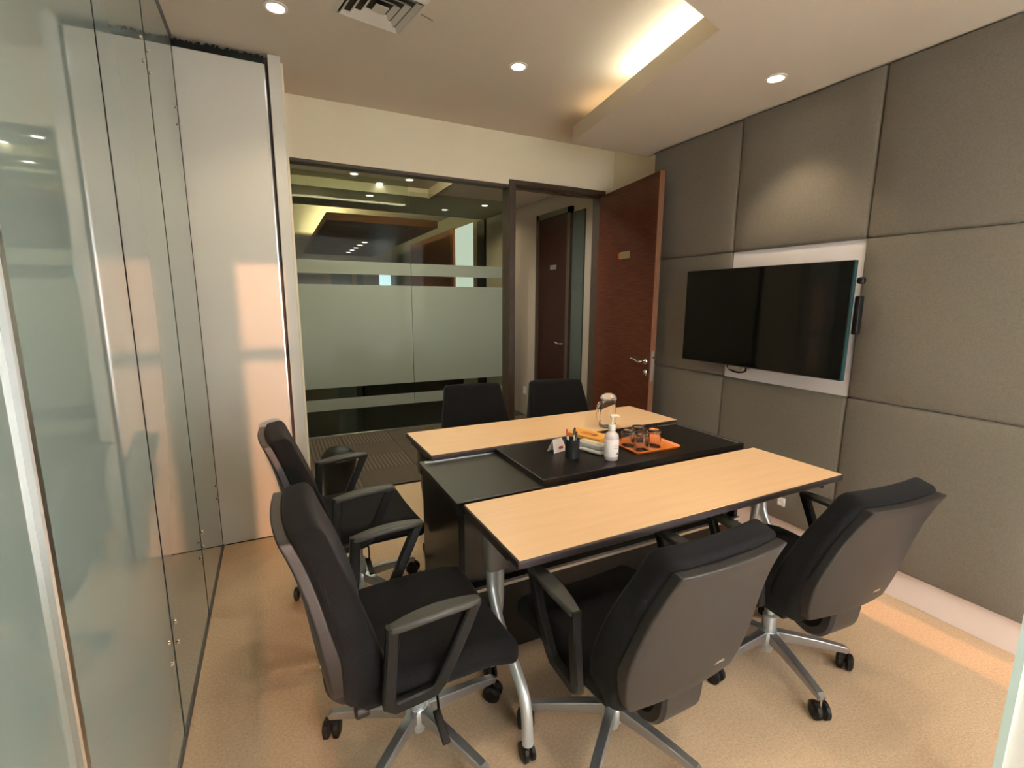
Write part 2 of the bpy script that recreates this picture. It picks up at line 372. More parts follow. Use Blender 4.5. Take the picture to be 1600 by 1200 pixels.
for z in (0.25, 1.2, 2.1):
    lathe('hinge', [(0, 0.05), (0.008, 0.05), (0.008, -0.05), (0, -0.05)], M_chrome, d1, 10, (-0.02, -0.006, z))

# ------------------------------------------------------------------ right wall with padded panels
wr = struct(box('wall_right', XB, XW+0.2, YW-0.1, 2.958, 0, HC, M_gap), 'wall clad in olive grey padded fabric panels', 'wall')
struct(box('wall_side', XW, XW+0.2, 2.958, YB+0.02, 0, HC, M_cream), 'bare cream wall strip behind the open door', 'wall')
def padded(y0, y1, z0, z1):
    a, b, c = 0.0235, (y1-y0)/2-0.0003, (z1-z0)/2-0.0003
    def df(q):
        e = min(b-abs(q.y), c-abs(q.z)); k = 1-math.exp(-max(e, 0)/0.03)
        return Vector((q.x-(0.010*k if q.x < 0 else 0), q.y, q.z))
    return rbox('fabric_panel', a, b, c, 0.016, M_pad, wr, n=3, inner=8, deform=df, loc=(XB-a, (y0+y1)/2, (z0+z1)/2))
ys = [2.958, 2.196, 1.42, 0.645, -0.13, YW]
for i in range(5):
    for j in range(3):
        if i == 1 and j == 1: continue
        padded(ys[i+1], ys[i], ZS[j], ZS[j+1]-(0.004 if j == 2 else 0))
box('white_panel', XR+0.012, XB, 1.42+0.002, 2.196-0.002, 0.966+0.002, 1.767-0.002, M_tvboard, wr, bevel=0.001, seg=1)
struct(box('baseboard_right', XB-0.018, XB, YW, 2.958, 0, ZS[0]-0.002, M_base, bevel=0.002, seg=1), 'pale pinkish baseboard under the padded wall', 'baseboard')
op = thing('power_outlet', 'small white outlet plate low on the padded wall', 'outlet', (XR-0.008, 1.70, 0.28))
rbox('cover_plate', 0.006, 0.024, 0.026, 0.004, M_offwhite, op, n=2, inner=1)
lathe('socket_ring', [(0.016, 0.001), (0.013, 0.0025), (0.011, 0.0), (0, -0.001)], M_offwhite, op, 14, (-0.006, 0, 0), (0, -PI/2, 0))

# fin of white board with glass edge at the right of the camera
fin_o = struct(box('wall_fin', 1.66, 1.72, 0.20, 0.403, 0, HS, M_wallwhite, bevel=0.001, seg=1), 'white fin wall with teal glass edge at the near right', 'wall')
box('glass_edge', 1.648, 1.6605, 0.386, 0.4035, 0, HS, mat('pale_teal_glass', (0.55, 0.72, 0.70), 0.1), fin_o)

# ------------------------------------------------------------------ window wall behind the camera
wf = struct(box('wall_front', XL-0.1, XW+0.2, YW-0.12, YW, 2.49, HC, M_wallwhite), 'window wall behind the camera', 'wall')
box('sill_wall', XL-0.1, XW+0.2, YW-0.12, YW, 0, 0.15, M_wallwhite, wf)
for x0, x1 in ((XL-0.1, -0.045), (0.20, 0.27), (2.40, 2.47), (2.70, XW+0.2)):
    box('pier', x0, x1, YW-0.12, YW, 0.15, 2.49, M_wallwhite, wf)
box('pier', 2.47, 2.70, YW-0.12, YW, 1.2, 2.49, M_wallwhite, wf)
for k, (x0, x1) in enumerate(((-0.045, 0.20), (0.27, 2.40), (2.47, 2.70))):
    w = struct(box('window_%d' % (k+2), x0, x1, YW-0.07, YW-0.062, 0.15, 2.49 if k < 2 else 1.2, clear_pane('outer_pane_%d' % k, ((0.27, 0.275, 0.275), (0.93, 0.97, 0.94), (0.55, 0.56, 0.56))[k])), 'outer window pane behind the camera', 'window')
    if k < 2: box('window_bar', x0, x1, YW-0.10, YW-0.04, 1.935, 2.0, M_alu, w)
bl = tag(box('daylight_blind', 0.268, 2.402, YW-0.025, YW-0.022, 0.148, 2.488, M_blind), 'unseen pale blind added over the wide window to stop the sun and soften daylight', 'blind')  # unseen blind, added to block direct sun and diffuse the window light
lathe('blind_tube', [(0, 1.055), (0.022, 1.055), (0.022, -1.055), (0, -1.055)], M_alu, bl, 12, (1.335, YW-0.025, 2.46), (0, PI/2, 0))

# ------------------------------------------------------------------ corridor and lobby beyond the glass
cf = struct(box('corridor_floor', 0.0, 2.9, YB+0.01, 5.30, -0.06, -0.004, M_tile), 'dark brown carpet tiles of the corridor', 'floor')
bm = bmesh.new(); bx(bm, -0.2485, 0.2485, -0.2485, 0.2485, -0.008, 0.0, 0.002, 1); me_a = fin(bm, 'carpet_tile'); me_b = me_a.copy()
me_a.materials.append(M_tile); me_b.materials.append(M_tiles)
for i in range(6):
    for j in range(4):
        x = 0.06+0.25+0.5*i; y = YB+0.012+0.25+0.412*j
        o = link('carpet_tile', me_b if (i*2+j*3+(i*j) % 2) % 3 == 0 else me_a, None, cf, (x if x < 2.6 else 2.6, y, 0.0)); o.scale = (1, 0.824, 1)
cc = struct(box('corridor_ceiling', -0.1, 2.9, YB+0.12, 4.30, 2.60, 2.66, M_ceil), 'flat corridor ceiling beyond the glass', 'ceiling')
struct(box('wall_corridor_left', -0.2, 0.0, YB+0.11, 5.33, 0, 2.7, M_corrwall), 'corridor end wall hidden behind the post', 'wall')
wc = struct(box('wall_corridor_right', 2.855, 2.95, YB+0.11, 6.62, 0, 2.70, M_corrwall), 'beige corridor wall with a dark wooden door', 'wall')
d2 = struct(box('door_2', 2.83, 2.856, 4.40, 5.00, 0.0, 2.36, mat('dark_corridor_veneer', (0.030, 0.010, 0.007), 0.4, spec=0.25, var=0.2, vscale=5, stretch=(1.2, 1.2, 16))), 'closed dark wooden door across the corridor', 'door')
box('frame_jamb', 2.815, 2.86, 5.00, 5.06, 0, 2.42, M_frame, d2); box('frame_jamb', 2.815, 2.86, 4.34, 4.40, 0, 2.42, M_frame, d2); box('frame_head', 2.815, 2.86, 4.34, 5.06, 2.36, 2.42, M_frame, d2)
box('side_glass', 2.84, 2.856, 4.12, 4.33, 0, 2.36, mat('dim_sidelight', (0.07, 0.085, 0.075), 0.1), d2)
box('name_plate', 2.826, 2.831, 4.62, 4.75, 1.80, 1.85, mat('dull_steel_plate', (0.16, 0.15, 0.14), 0.5), d2)
hp = smoothpts([(2.832, 4.42, 1.0), (2.79, 4.42, 1.0), (2.78, 4.46, 0.995), (2.782, 4.54, 1.008)], 4)
tube('door_handle', hp, circ(0.009, 8), M_chrome, d2, up=(0, 0, 1))
tag(box('wall_socket', 2.846, 2.8555, 5.34, 5.41, 0.27, 0.37, M_offwhite, bevel=0.003), 'white socket plate on the corridor wall', 'outlet')

# opposite glass front with frosted bands
for k, (x0, x1) in enumerate(((0.0, 1.392), (1.398, 2.585))):
    w = struct(box('window_%d' % (k+5), x0, x1, YD, YD+0.01, 0.016, 2.60 if k else 2.70, M_pane), ('left' if k == 0 else 'right')+' pane of the frosted glass front across the corridor', 'window')
    for z0, z1 in ((1.722, 1.853), (0.535, 1.612), (0.293, 0.415)):
        box('frosted_band', x0, x1, YD-0.003, YD-0.0006, z0, z1, M_film, w)
    box('floor_channel', x0, x1, YD-0.012, YD+0.02, 0.0, 0.016, M_alu, w)
struct(box('trim_3', 2.585, 2.64, YD-0.01, YD+0.03, 0, 2.60, M_frame), 'dark end post of the opposite glass front', 'post')
lf = struct(box('lobby_floor', -2.5, 3.1, 5.30, 13.2, -0.06, -0.002, M_lobfloor), 'dark polished floor beyond the frosted glass', 'floor')
lc = struct(box('lobby_ceiling', -2.5, 3.1, 5.60, 6.7, 2.62, 2.70, M_lobceil), 'lobby ceiling beyond the frosted glass', 'ceiling')
box('ceiling_strip', 1.70, 2.95, 4.30, 5.60, 2.60, 2.70, M_ceil, cc)
box('raised_tray', -2.5, 1.80, 4.25, 5.70, 2.705, 2.82, M_ceil, cc)
box('tray_side', -2.5, 1.70, 5.588, 5.598, 2.612, 2.71, M_ceil, lc)
box('tray_side', 1.69, 1.72, 4.30, 5.60, 2.60, 2.71, M_ceil, cc)
box('tray_side', -2.5, 1.72, 4.26, 4.30, 2.60, 2.71, M_ceil, cc)
box('high_ceiling', -2.5, 3.1, 6.7, 13.2, 2.90, 3.0, M_lobceil, lc); box('ceiling_step', -2.5, 3.1, 6.68, 6.72, 2.62, 3.0, M_lobceil, lc)
tag(tube('cove_tube', [(0.05, 4.36, 2.64), (1.60, 4.36, 2.64)], circ(0.012, 6), mat('tray_tube_glow', (1, 1, 1), 0.5, emit=(1.0, 0.88, 0.55), estr=40.0), None, up=(0, 0, 1)), 'yellowish cove tube in the corridor ceiling tray', 'light')
ws = struct(box('ceiling_slab', 0.73, 2.25, 7.0, 12.2, 2.50, 2.60, M_wood2), 'floating dark wood ceiling slab with a row of five spots', 'ceiling')
tag(tube('cove_tube', [(0.95, 7.42, 2.638), (2.15, 7.42, 2.638)], circ(0.012, 6), M_lobcove, None, up=(0, 0, 1)), 'yellowish tube on top of the wood slab front edge', 'light')
tag(tube('cove_tube', [(0.95, 7.5, 2.638), (0.95, 11.8, 2.638)], circ(0.012, 6), M_lobcove, None, up=(0, 0, 1)), 'yellowish tube on top of the wood slab long edge', 'light')
wlb = struct(box('wall_lobby_right', 2.90, 3.05, 6.64, 13.2, 0, 2.9, M_corrwall), 'lobby side wall beyond the glass', 'wall')
box('wood_cladding', 2.87, 2.902, 8.22, 10.95, 0, 2.68, M_wood2, wlb)
box('lit_wood_edge', 2.86, 2.902, 8.07, 8.22, 0, 2.68, mat('lit_orange_edge', (0.42, 0.13, 0.04), 0.4), wlb)  # orange light on the edge of the wood is put into its colour
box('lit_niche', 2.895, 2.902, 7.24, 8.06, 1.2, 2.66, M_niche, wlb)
box('dark_column', 2.84, 2.902, 6.66, 6.94, 0, 2.62, M_dark, wlb)
wlf = struct(box('wall_lobby_far', -2.5, 3.1, 13.0, 13.2, 0, 2.9, M_corrwall), 'far lobby wall with pale curtained windows', 'wall')
for x0, x1 in ((2.566, 2.86), (2.0, 2.15), (1.38, 1.88)):
    box('window_pane', x0, x1, 12.985, 13.0, 0.6, 2.2, M_lobwin if x0 > 2.5 else mat('dim_lobby_pane', (0.20, 0.25, 0.27), 0.2), wlf)
struct(box('wall_lobby_left', -2.6, -2.5, 5.3, 13.2, 0, 2.9, M_corrwall), 'lobby left wall', 'wall')
wo = struct(box('wall_light_seal', -2.9, -2.7, 3.4, 13.5, -0.2, 3.15, M_gap), 'unseen shell added to keep stray daylight out of corridor and lobby', 'wall')  # closed shell added so no sky light leaks in past the ceilings
for b6 in ((3.3, 3.4, 3.4, 13.5, -0.2, 3.15), (-2.9, 3.4, 13.3, 13.5, -0.2, 3.15), (-2.9, -0.42, 3.4, 3.5, -0.2, 3.15), (2.95, 3.4, 3.4, 3.5, -0.2, 3.15), (-2.9, 3.4, 3.4, 13.5, 3.05, 3.15), (-2.9, 3.4, 3.4, 13.5, -0.2, -0.07), (XL-0.1, 3.4, 3.4, 3.6, 2.84, 3.06)):
    box('light_seal_slab', *b6, M_gap, wo)
# dark furniture beyond the glass
rd = thing('reception_desk', 'long black reception desk beyond the frosted glass', 'desk', (1.9, 7.1, 0))
box('desk_top', -0.9, 0.7, -0.35, 0.35, 0.52, 0.56, M_dark, rd, bevel=0.004); box('desk_front', -0.85, 0.65, -0.30, -0.27, 0.0, 0.52, M_dark, rd); box('desk_side', -0.85, -0.82, -0.3, 0.3, 0, 0.52, M_dark, rd); box('desk_side', 0.62, 0.65, -0.3, 0.3, 0, 0.52, M_dark, rd)

# ------------------------------------------------------------------ lamps
def downlight(x, y, z, label, power, m=M_lamp, size=1.9, blend=0.75, group=None, r=0.036, col=(1.0, 0.80, 0.56)):
    t = thing('downlight', label, 'downlight', (x, y, z), 0, group)
    lathe('trim_ring', [(r+0.016, 0.0), (r+0.016, -0.004), (r+0.004, -0.007), (r, -0.004), (r, 0.0)], M_offwhite, t, 24)
    lathe('lamp_face', [(0, -0.0045), (r*0.6, -0.004), (r, -0.001)], m, t, 20)
    if power:
        ld = bpy.data.lights.new('spot_lamp', 'SPOT'); ld.energy = power; ld.spot_size = size; ld.spot_blend = blend; ld.color = col; ld.shadow_soft_size = 0.05
        lo = bpy.data.objects.new('spot_lamp', ld); COL.objects.link(lo); lo.parent = t; lo.location = (0, 0, -0.015)
    return t
downlight(0.11, 2.649, HC, 'recessed ceiling spot above the white partition', 18)
downlight(1.341, 2.642, HC, 'recessed ceiling spot above the far table', 22)
downlight(2.34, 1.764, HS, 'recessed spot in the soffit above the television', 26, size=1.62, blend=0.6)
downlight(2.34, 0.35, HS, 'recessed spot in the soffit at the near right', 12)
downlight(0.45, 0.45, HS, 'unseen spot added in the soffit above the camera to brighten the near floor', 26, size=2.4, col=(1.0, 0.86, 0.70))  # added fill spot out of view, lifts the near floor and tables
downlight(1.45, 0.70, HS, 'unseen spot added in the soffit above the near chairs to brighten floor and table', 20, size=2.4, col=(1.0, 0.86, 0.70))  # second added fill spot out of view, for floor and table tops
g2 = 'small spots beyond the glass'
downlight(0.832, 5.265, 2.705, 'corridor ceiling spot at the left beyond the glass', 22, M_lamp2, 2.6, 0.8, g2, col=(1, 0.93, 0.82))
downlight(1.388, 5.25, 2.705, 'corridor ceiling spot above the joint of the glass front', 22, M_lamp2, 2.6, 0.8, g2, col=(1, 0.93, 0.82))
downlight(1.142, 5.555, 2.705, 'small spot at the far rim of the ceiling tray', 0, M_lamp2, group=g2)
downlight(1.075, 5.80, 2.62, 'small lobby spot just behind the ceiling tray', 0, M_lamp2, group=g2)
downlight(0.95, 4.08, 2.60, 'unseen spot added above the clear pane to light the frosted bands', 32, M_lamp2, 2.7, 0.8, g2, col=(1, 0.95, 0.86))  # added out of sight to light the film from the corridor side
downlight(1.95, 4.12, 2.60, 'unseen spot added above the doorway to light the frosted bands', 46, M_lamp2, 2.7, 0.8, g2, col=(1, 0.95, 0.86))  # added out of sight, brightens the right part of the film
downlight(2.10, 6.22, 2.62, 'bright lobby spot right of the wood slab', 30, M_lamp2, 2.6, 0.8, g2)
downlight(2.45, 5.72, 2.62, 'lobby spot nearest the dark column', 9, M_lamp2, 2.6, 0.8, g2)
for k in range(5):
    downlight(1.60, 9.3+k*0.52, 2.50, ('nearest', 'second', 'middle', 'fourth', 'farthest')[k]+' small spot in the row of five under the lobby wood slab', 14, M_lamp2, 2.9, 0.8, 'row of five spots', r=0.05)

# air diffuser
ad = thing('air_diffuser', 'square white four-way ceiling air diffuser', 'air vent', (0.531, 2.427, HC), math.atan2(0.06, 0.326))
def square_frame(name, h0, z0, h1, z1, m, th=0.006):
    bm = bmesh.new(); rings = []
    for h, z in ((h0, z0), (h1, z1), (h1-0.001, z1+th), (h0-th, z0+th)):
        rings.append([bm.verts.new((sx*h, sy*h, z)) for sx, sy in ((-1, -1), (1, -1), (1, 1), (-1, 1))])
    for A, B in zip(rings, rings[1:]+rings[:1]):
        for i in range(4): bm.faces.new((A[i], A[(i+1) % 4], B[(i+1) % 4], B[i]))
    return link(name, fin(bm, name), m, ad)
square_frame('flange', 0.172, -0.001, 0.148, -0.012, mat('diffuser_enamel', (0.56, 0.52, 0.45), 0.5))
for h in (0.142, 0.105, 0.068): square_frame('louver', h, -0.016, h-0.034, 0.012, mat('diffuser_enamel', (0.56, 0.52, 0.45), 0.5))
box('center_plate', -0.03, 0.03, -0.03, 0.03, -0.016, -0.012, mat('diffuser_enamel', (0.56, 0.52, 0.45), 0.5), ad)
box('throat_shade', -0.15, 0.15, -0.15, 0.15, -0.0002, 0.0, M_dark, ad)  # thin black sheet stands in for the shade inside the duct
tube('sensor_wire', [(0.172, -0.06, -0.004), (0.24, -0.045, -0.004)], circ(0.0025, 6), M_taupe, ad, up=(0, 0, 1))

# ------------------------------------------------------------------ television
tv = thing('television', 'wall-mounted black flat television on the white panel', 'television', (2.555, 1.925, 1.36))
tv.rotation_euler = (0, 0, 0)
rbox('tv_cabinet', 0.014, 0.528, 0.298, 0.004, M_tvrim, tv, n=2, inner=1)
box('screen', -0.0155, -0.0135, -0.523, 0.523, -0.291, 0.294, M_tv, tv)
box('side_edge', -0.0145, 0.012, -0.5296, -0.5275, -0.297, 0.297, M_teal, tv)
rbox('rear_housing', 0.022, 0.36, 0.2, 0.01, M_plastic, tv, n=2, inner=1, loc=(0.035, 0, -0.02))
box('wall_bracket', 0.05, 0.112, -0.2, 0.2, -0.1, 0.1, M_gap, tv)
box('bottom_bracket', 0.02, 0.11, 0.08, 0.17, -0.325, -0.30, M_alu, tv)
cab_pts = smoothpts([(0.03, 0.19, -0.295), (0.05, 0.185, -0.33), (0.06, 0.13, -0.345), (0.05, 0.07, -0.33), (0.04, 0.06, -0.295)], 5)
tube('power_cable', cab_pts, circ(0.006, 6), M_plastic, tv)
rbox('connector_box', 0.018, 0.014, 0.095, 0.006, M_plastic, tv, n=2, inner=1, loc=(0.05, -0.535, 0.03))
lathe('camera_knob', [(0, 0.018), (0.016, 0.014), (0.02, 0.0), (0.016, -0.014), (0, -0.018)], M_plastic, tv, 12, (0.045, -0.535, 0.20))

# ------------------------------------------------------------------ tables
def caster_bm(bm, c, r=0.028, w=0.018):
    for s in (-1, 1):
        prof = [(0, -w/2), (r*0.6, -w/2), (r, -w/4), (r, w/4), (r*0.6, w/2), (0, w/2)]
        rings = []
        k = 14
        for rr, zz in prof:
            if rr == 0: rings.append([bm.verts.new((c[0]+s*(w*0.62)+zz, c[1], c[2]))])
            else: rings.append([bm.verts.new((c[0]+s*(w*0.62)+zz, c[1]+rr*math.cos(2*PI*i/k), c[2]+rr*math.sin(2*PI*i/k))) for i in range(k)])
        for A, B in zip(rings, rings[1:]):
            for i in range(k):
                out = []
                for v in (A[i % len(A)], A[(i+1) % len(A)], B[(i+1) % len(B)], B[i % len(B)]):
                    if v not in out: out.append(v)
                if len(out) > 2: bm.faces.new(out)
def make_table(label, cx, cy, L, W, rz):
    t = thing('flip_top_table', label, 'table', (cx, cy, 0), rz, 'maple training tables')
    bm = bmesh.new(); bx(bm, -L/2, L/2, -W/2, W/2, 0.697, 0.7235, 0.007, 3); link('edge_slab', fin(bm, 'edge_slab'), M_edge, t)
    box('table_top', -L/2+0.006, L/2-0.006, -W/2+0.006, W/2-0.006, 0.7225, 0.7252, M_maple, t)
    for yy in (-0.10, 0.10):
        tube('rail', [(-L/2+0.07, yy, 0.675), (L/2-0.07, yy, 0.675)], rect(0.014, 0.018, 0.004), M_alu, t, up=(0, 0, 1), smooth=False)
    for sx in (-1, 1):
        x = sx*(L/2-0.06)
        lg = tube('leg', smoothpts([(x, 0.105, 0.66), (x, 0.10, 0.50), (x, 0.085, 0.43), (x, 0.02, 0.34), (x, -0.08, 0.275), (x, -0.145, 0.22), (x, -0.17, 0.15), (x, -0.178, 0.062)], 5), circ(0.0185, 12), M_silver, t)
        tube('leg', smoothpts([(x-sx*0.035, 0.105, 0.66), (x-sx*0.035, 0.108, 0.50), (x-sx*0.035, 0.115, 0.36), (x-sx*0.035, 0.15, 0.24), (x-sx*0.035, 0.18, 0.14), (x-sx*0.035, 0.185, 0.062)], 5), circ(0.0185, 12), M_silver, t)
        rbox('leg_sleeve', 0.045, 0.036, 0.085, 0.02, M_taupe, t, n=2, inner=1, loc=(x-sx*0.018, 0.105, 0.60))
        box('top_bracket', x-0.05, x+0.05, -0.13, 0.15, 0.68, 0.697, M_edge, t)
        for (yy, xx) in ((-0.178, x), (0.185, x-sx*0.035)):
            bm = bmesh.new(); caster_bm(bm, (xx, yy+0.005, 0.031), 0.031, 0.02); c = link('caster', fin(bm, 'caster', False), M_plastic, t)
            tube('caster_stem', [(xx, yy, 0.03), (xx, yy, 0.075)], circ(0.010, 8), M_chrome, c)
    rbox('release_lever', 0.012, 0.035, 0.007, 0.006, M_plastic, t, n=2, inner=1, loc=(L/2-0.03, -0.12, 0.655), rot=(0.3, 0, 0.5))
    return t
make_table('maple-topped table nearest the camera, in front of the black credenza', 1.3597, 1.331, 1.58, 0.436, math.radians(0.6))
make_table('maple-topped table at the far side, beside the glass', 1.4253, 2.3626, 1.608, 0.453, math.radians(1.0))

# ------------------------------------------------------------------ black credenza between the tables
cr = thing('credenza', 'black credenza between the two maple tables', 'cabinet', (0, 0, 0))
box('lower_body', 0.60, 2.17, 1.62, 2.11, 0.0, 0.31, M_cab, cr, bevel=0.002, seg=1)
box('shelf_trim', 0.60, 2.17, 1.612, 1.63, 0.305, 0.318, M_alu, cr)
box('upper_panel', 0.62, 2.15, 1.68, 2.10, 0.31, 0.668, M_cabf, cr)
box('end_panel', 0.585, 0.61, 1.635, 2.13, 0.0, 0.668, M_cab, cr, bevel=0.001, seg=1)
box('end_panel', 2.15, 2.175, 1.635, 2.13, 0.0, 0.668, M_cab, cr, bevel=0.001, seg=1)
box('side_top', 0.578, 0.968, 1.640, 2.165, 0.668, 0.690, M_cabl, cr, bevel=0.0015, seg=1)
box('front_edge', 0.578, 2.18, 1.632, 1.641, 0.640, 0.688, M_cab, cr)
box('main_top', 0.960, 2.185, 1.640, 2.12, 0.6685, 0.718, M_cab, cr, bevel=0.0025, seg=2)
box('trim_strip', 0.600, 0.955, 2.136, 2.148, 0.6895, 0.694, M_alu, cr)
box('trim_strip', 2.155, 2.167, 1.66, 2.108, 0.7175, 0.7208, M_alu, cr)
box('trim_strip', 2.02, 2.167, 2.096, 2.108, 0.7175, 0.7206, M_alu, cr)

# ------------------------------------------------------------------ chairs
def interp(tab, z):
    if z <= tab[0][0]: return tab[0][1]
    for (a, va), (b, vb) in zip(tab, tab[1:]):
        if z <= b:
            t = (z-a)/(b-a); return va+(vb-va)*t
    return tab[-1][1]
REAR = [(0.36, -0.268), (0.42, -0.280), (0.50, -0.297), (0.58, -0.311), (0.66, -0.327), (0.74, -0.347), (0.82, -0.374), (0.90, -0.410)]
def rear_y(z): # smoothed
    return (interp(REAR, z-0.03)+interp(REAR, z)+interp(REAR, z+0.03))/3
THK = [(0.36, 0.128), (0.50, 0.132), (0.60, 0.122), (0.72, 0.106), (0.82, 0.095), (0.90, 0.092)]
WID = [(0.36, 0.188), (0.40, 0.214), (0.46, 0.229), (0.54, 0.236), (0.62, 0.232), (0.72, 0.219), (0.82, 0.202), (0.90, 0.188)]
def back_mesh():
    zc, hz = 0.628, 0.253
    def df(q):
        z = zc+q.z; u = q.y/0.05                     # u -1 rear .. +1 front
        w = interp(WID, z); x = q.x/0.2*w
        th = interp(THK, z); ry = rear_y(z)
        wrap = 0.022*(x/0.236)**2                     # sides wrap forward
        y = ry+0.014+(th-0.014)*(u+1)/2+wrap
        z2 = z + (0.016*(u+1)/2*max(0, (z-0.80)/0.08) if z > 0.80 else 0)   # crown of the head roll
        return Vector((x, y, z2))
    return rbox_bm(0.2, 0.05, hz, 0.026, 4, 9, df)
def shell_mesh():
    WS = [(0.40, 0.178), (0.44, 0.203), (0.50, 0.220), (0.55, 0.226), (0.62, 0.221), (0.70, 0.209), (0.78, 0.195), (0.87, 0.180)]
    zc, hz = 0.643, 0.225
    def df(q):
        z = zc+q.z; w = interp(WS, z); x = q.x/0.2*w; wrap = 0.022*(x/0.236)**2
        deep = 0.030*max(0.0, min(1.0, (0.62-z)/0.2)) if q.y > 0 else 0.0   # shell is deeper low down
        return Vector((x, rear_y(z)+q.y+deep+wrap+0.002, z))
    return rbox_bm(0.2, 0.016, hz, 0.006, 2, 14, df)
def seat_mesh():
    def df(q):
        x, y, z = q
        w = 1.0-0.10*max(0, (-y-0.02)/0.24)
        z2 = z+0.012*(abs(x)/0.24)**2*(1 if z > 0 else 0)
        z2 -= 0.035*max(0, (y-0.12)/0.13)**2
        return Vector((x*w, y+0.015, 0.418+z2))
    return rbox_bm(0.243, 0.245, 0.042, 0.036, 4, 7, df)
def make_chair():
    t = thing('office_chair', 'tmp', 'chair', group='black swivel conference chairs')
    link('seat', fin(seat_mesh(), 'seat', True), M_fabric, t)
    link('seat_pan', fin(rbox_bm(0.20, 0.20, 0.014, 0.012, 2, 2, lambda q: Vector((q.x, q.y+0.0, 0.372+q.z))), 'seat_pan', True), M_plastic, t)
    b = link('backrest', fin(back_mesh(), 'backrest', True), M_fabric, t)
    sh = link('back_shell', fin(shell_mesh(), 'back_shell', True), M_shell, t)
    box('maker_tag', 0.085, 0.125, -0.002, 0.001, -0.003, 0.003, M_alu, sh, loc=(0, rear_y(0.475)-0.0085, 0.475))
    # bracket from back to mechanism
    br = tube('back_bracket', smoothpts([(0, -0.262, 0.47), (0, -0.266, 0.41), (0, -0.256, 0.340), (0, -0.205, 0.300), (0, -0.10, 0.322), (0, 0.0, 0.345)], 5), rect(0.075, 0.022, 0.010), M_shell, t)
    rbox('mechanism', 0.075, 0.11, 0.03, 0.015, M_plastic, t, n=2, inner=1, loc=(0, 0.0, 0.335))
    for s in (-1, 1):
        x = s*0.262
        pts = [(x, -0.130, 0.636), (x, -0.136, 0.55), (x*0.99, -0.146, 0.44), (x*0.98, -0.146, 0.412), (x*0.97, -0.130, 0.397), (x*0.96, -0.06, 0.399), (x*0.965, -0.022, 0.404), (x*0.975, -0.006, 0.424), (x, 0.045, 0.53), (x, 0.096, 0.638)]
        am = tube('armrest', pts, rect(0.0135, 0.0175, 0.005), M_plastic, t, up=(1, 0, 0))
        tube('arm_bar', [(s*0.17, -0.08, 0.372), (s*0.215, -0.085, 0.380), (s*0.252, -0.085, 0.398)], rect(0.03, 0.010, 0.004), M_plastic, am, up=(0, 1, 0), smooth=False)
        def padf(q, x=x):
            k = q.y/0.128; w = 1-0.55*abs(k)**2.2
            return Vector((x+q.x*w, -0.015+q.y, 0.642+q.z-0.010*k*k+0.006*k))
        link('arm_pad', fin(rbox_bm(0.027, 0.128, 0.011, 0.009, 3, 6, padf), 'arm_pad', True), M_armpad, am)
    lathe('gas_cylinder', [(0, 0.04), (0.021, 0.04), (0.023, 0.05), (0.023, 0.125), (0.026, 0.13), (0.026, 0.20), (0.014, 0.205), (0.014, 0.32), (0, 0.32)], M_silver, t, 16)
    lathe('lever_knob', [(0, -0.018), (0.020, -0.018), (0.022, -0.010), (0.022, 0.014), (0.016, 0.02), (0, 0.02)], M_shell, t, 16, (0.155, -0.20, 0.335), (PI/2, 0, 0))
    lv = tube('height_lever', [(0.09, 0.02, 0.34), (0.21, 0.0, 0.335), (0.25, -0.01, 0.325)], circ(0.004, 6), M_plastic, t, up=(0, 0, 1))
    rbox('lever_paddle', 0.045, 0.011, 0.005, 0.004, M_plastic, lv, n=2, inner=1, loc=(0.285, -0.015, 0.31), rot=(0, 0.35, 0))
    hub = lathe('base_hub', [(0, 0.075), (0.036, 0.075), (0.040, 0.085), (0.040, 0.125), (0.034, 0.135), (0, 0.137)], M_silver, t, 20)
    def legm():
        bm = bmesh.new()
        pts = [(0.025, 0, 0.113), (0.10, 0, 0.108), (0.20, 0, 0.098), (0.285, 0, 0.086), (0.298, 0, 0.080)]
        sweep_bm(bm, pts, lambda u: rect(0.0175-0.005*u, 0.022-0.012*u, 0.003), up=Vector((0, 1, 0)))
        return fin(bm, 'base_leg', False)
    bm = bmesh.new(); caster_bm(bm, (0, 0, 0), 0.0325, 0.026)
    cm = fin(bm, 'caster', False); cm.materials.append(M_plastic)
    lm = legm(); lm.materials.append(mat('cast_aluminium', (0.42, 0.42, 0.42), 0.34, 0.85))
    bm = bmesh.new(); sweep_bm(bm, [(0, 0, 0.03), (0, 0, 0.082)], circ(0.008, 8), up=Vector((1, 0, 0))); smm = fin(bm, 'caster_stem', True); smm.materials.append(M_chrome)
    for k in range(5):
        a = 2*PI*k/5
        l = link('base_leg', lm, None, t, (0, 0, 0), (0, 0, a)); l['spin'] = 1
        c = link('caster', cm, None, t, (0.293*math.cos(a), 0.293*math.sin(a), 0.0325), (0, 0, a+0.7+k*1.3)); c['spin'] = 1
        link('caster_stem', smm, None, c, (0, 0, -0.0325))
    return t
chair0 = make_chair()
CH = [ # x, y, heading deg (0 = +X), base angle deg, back tilt deg, label
    (0.340, 1.375, 1.5, 8, -2.5, 'black swivel chair nearest the camera, at the left end of the table'),
    (0.303, 2.28, 3, 17, -1.0, 'black swivel chair at the table end next to the white partition'),
    (0.930, 1.100, 91, 3, 2.0, 'black swivel chair with its back to the camera, front centre of the near table'),
    (1.730, 1.110, 86, 35, 3.5, 'black swivel chair with its back to the camera, nearest the padded wall'),
    (1.150, 2.700, 262, 20, 0.0, 'black swivel chair at the far table, in front of the frosted glass'),
    (1.745, 2.625, 258, 50, 0.0, 'black swivel chair at the far table, in front of the open doorway')]
chairs = [chair0]+[copy_tree(chair0) for _ in range(5)]
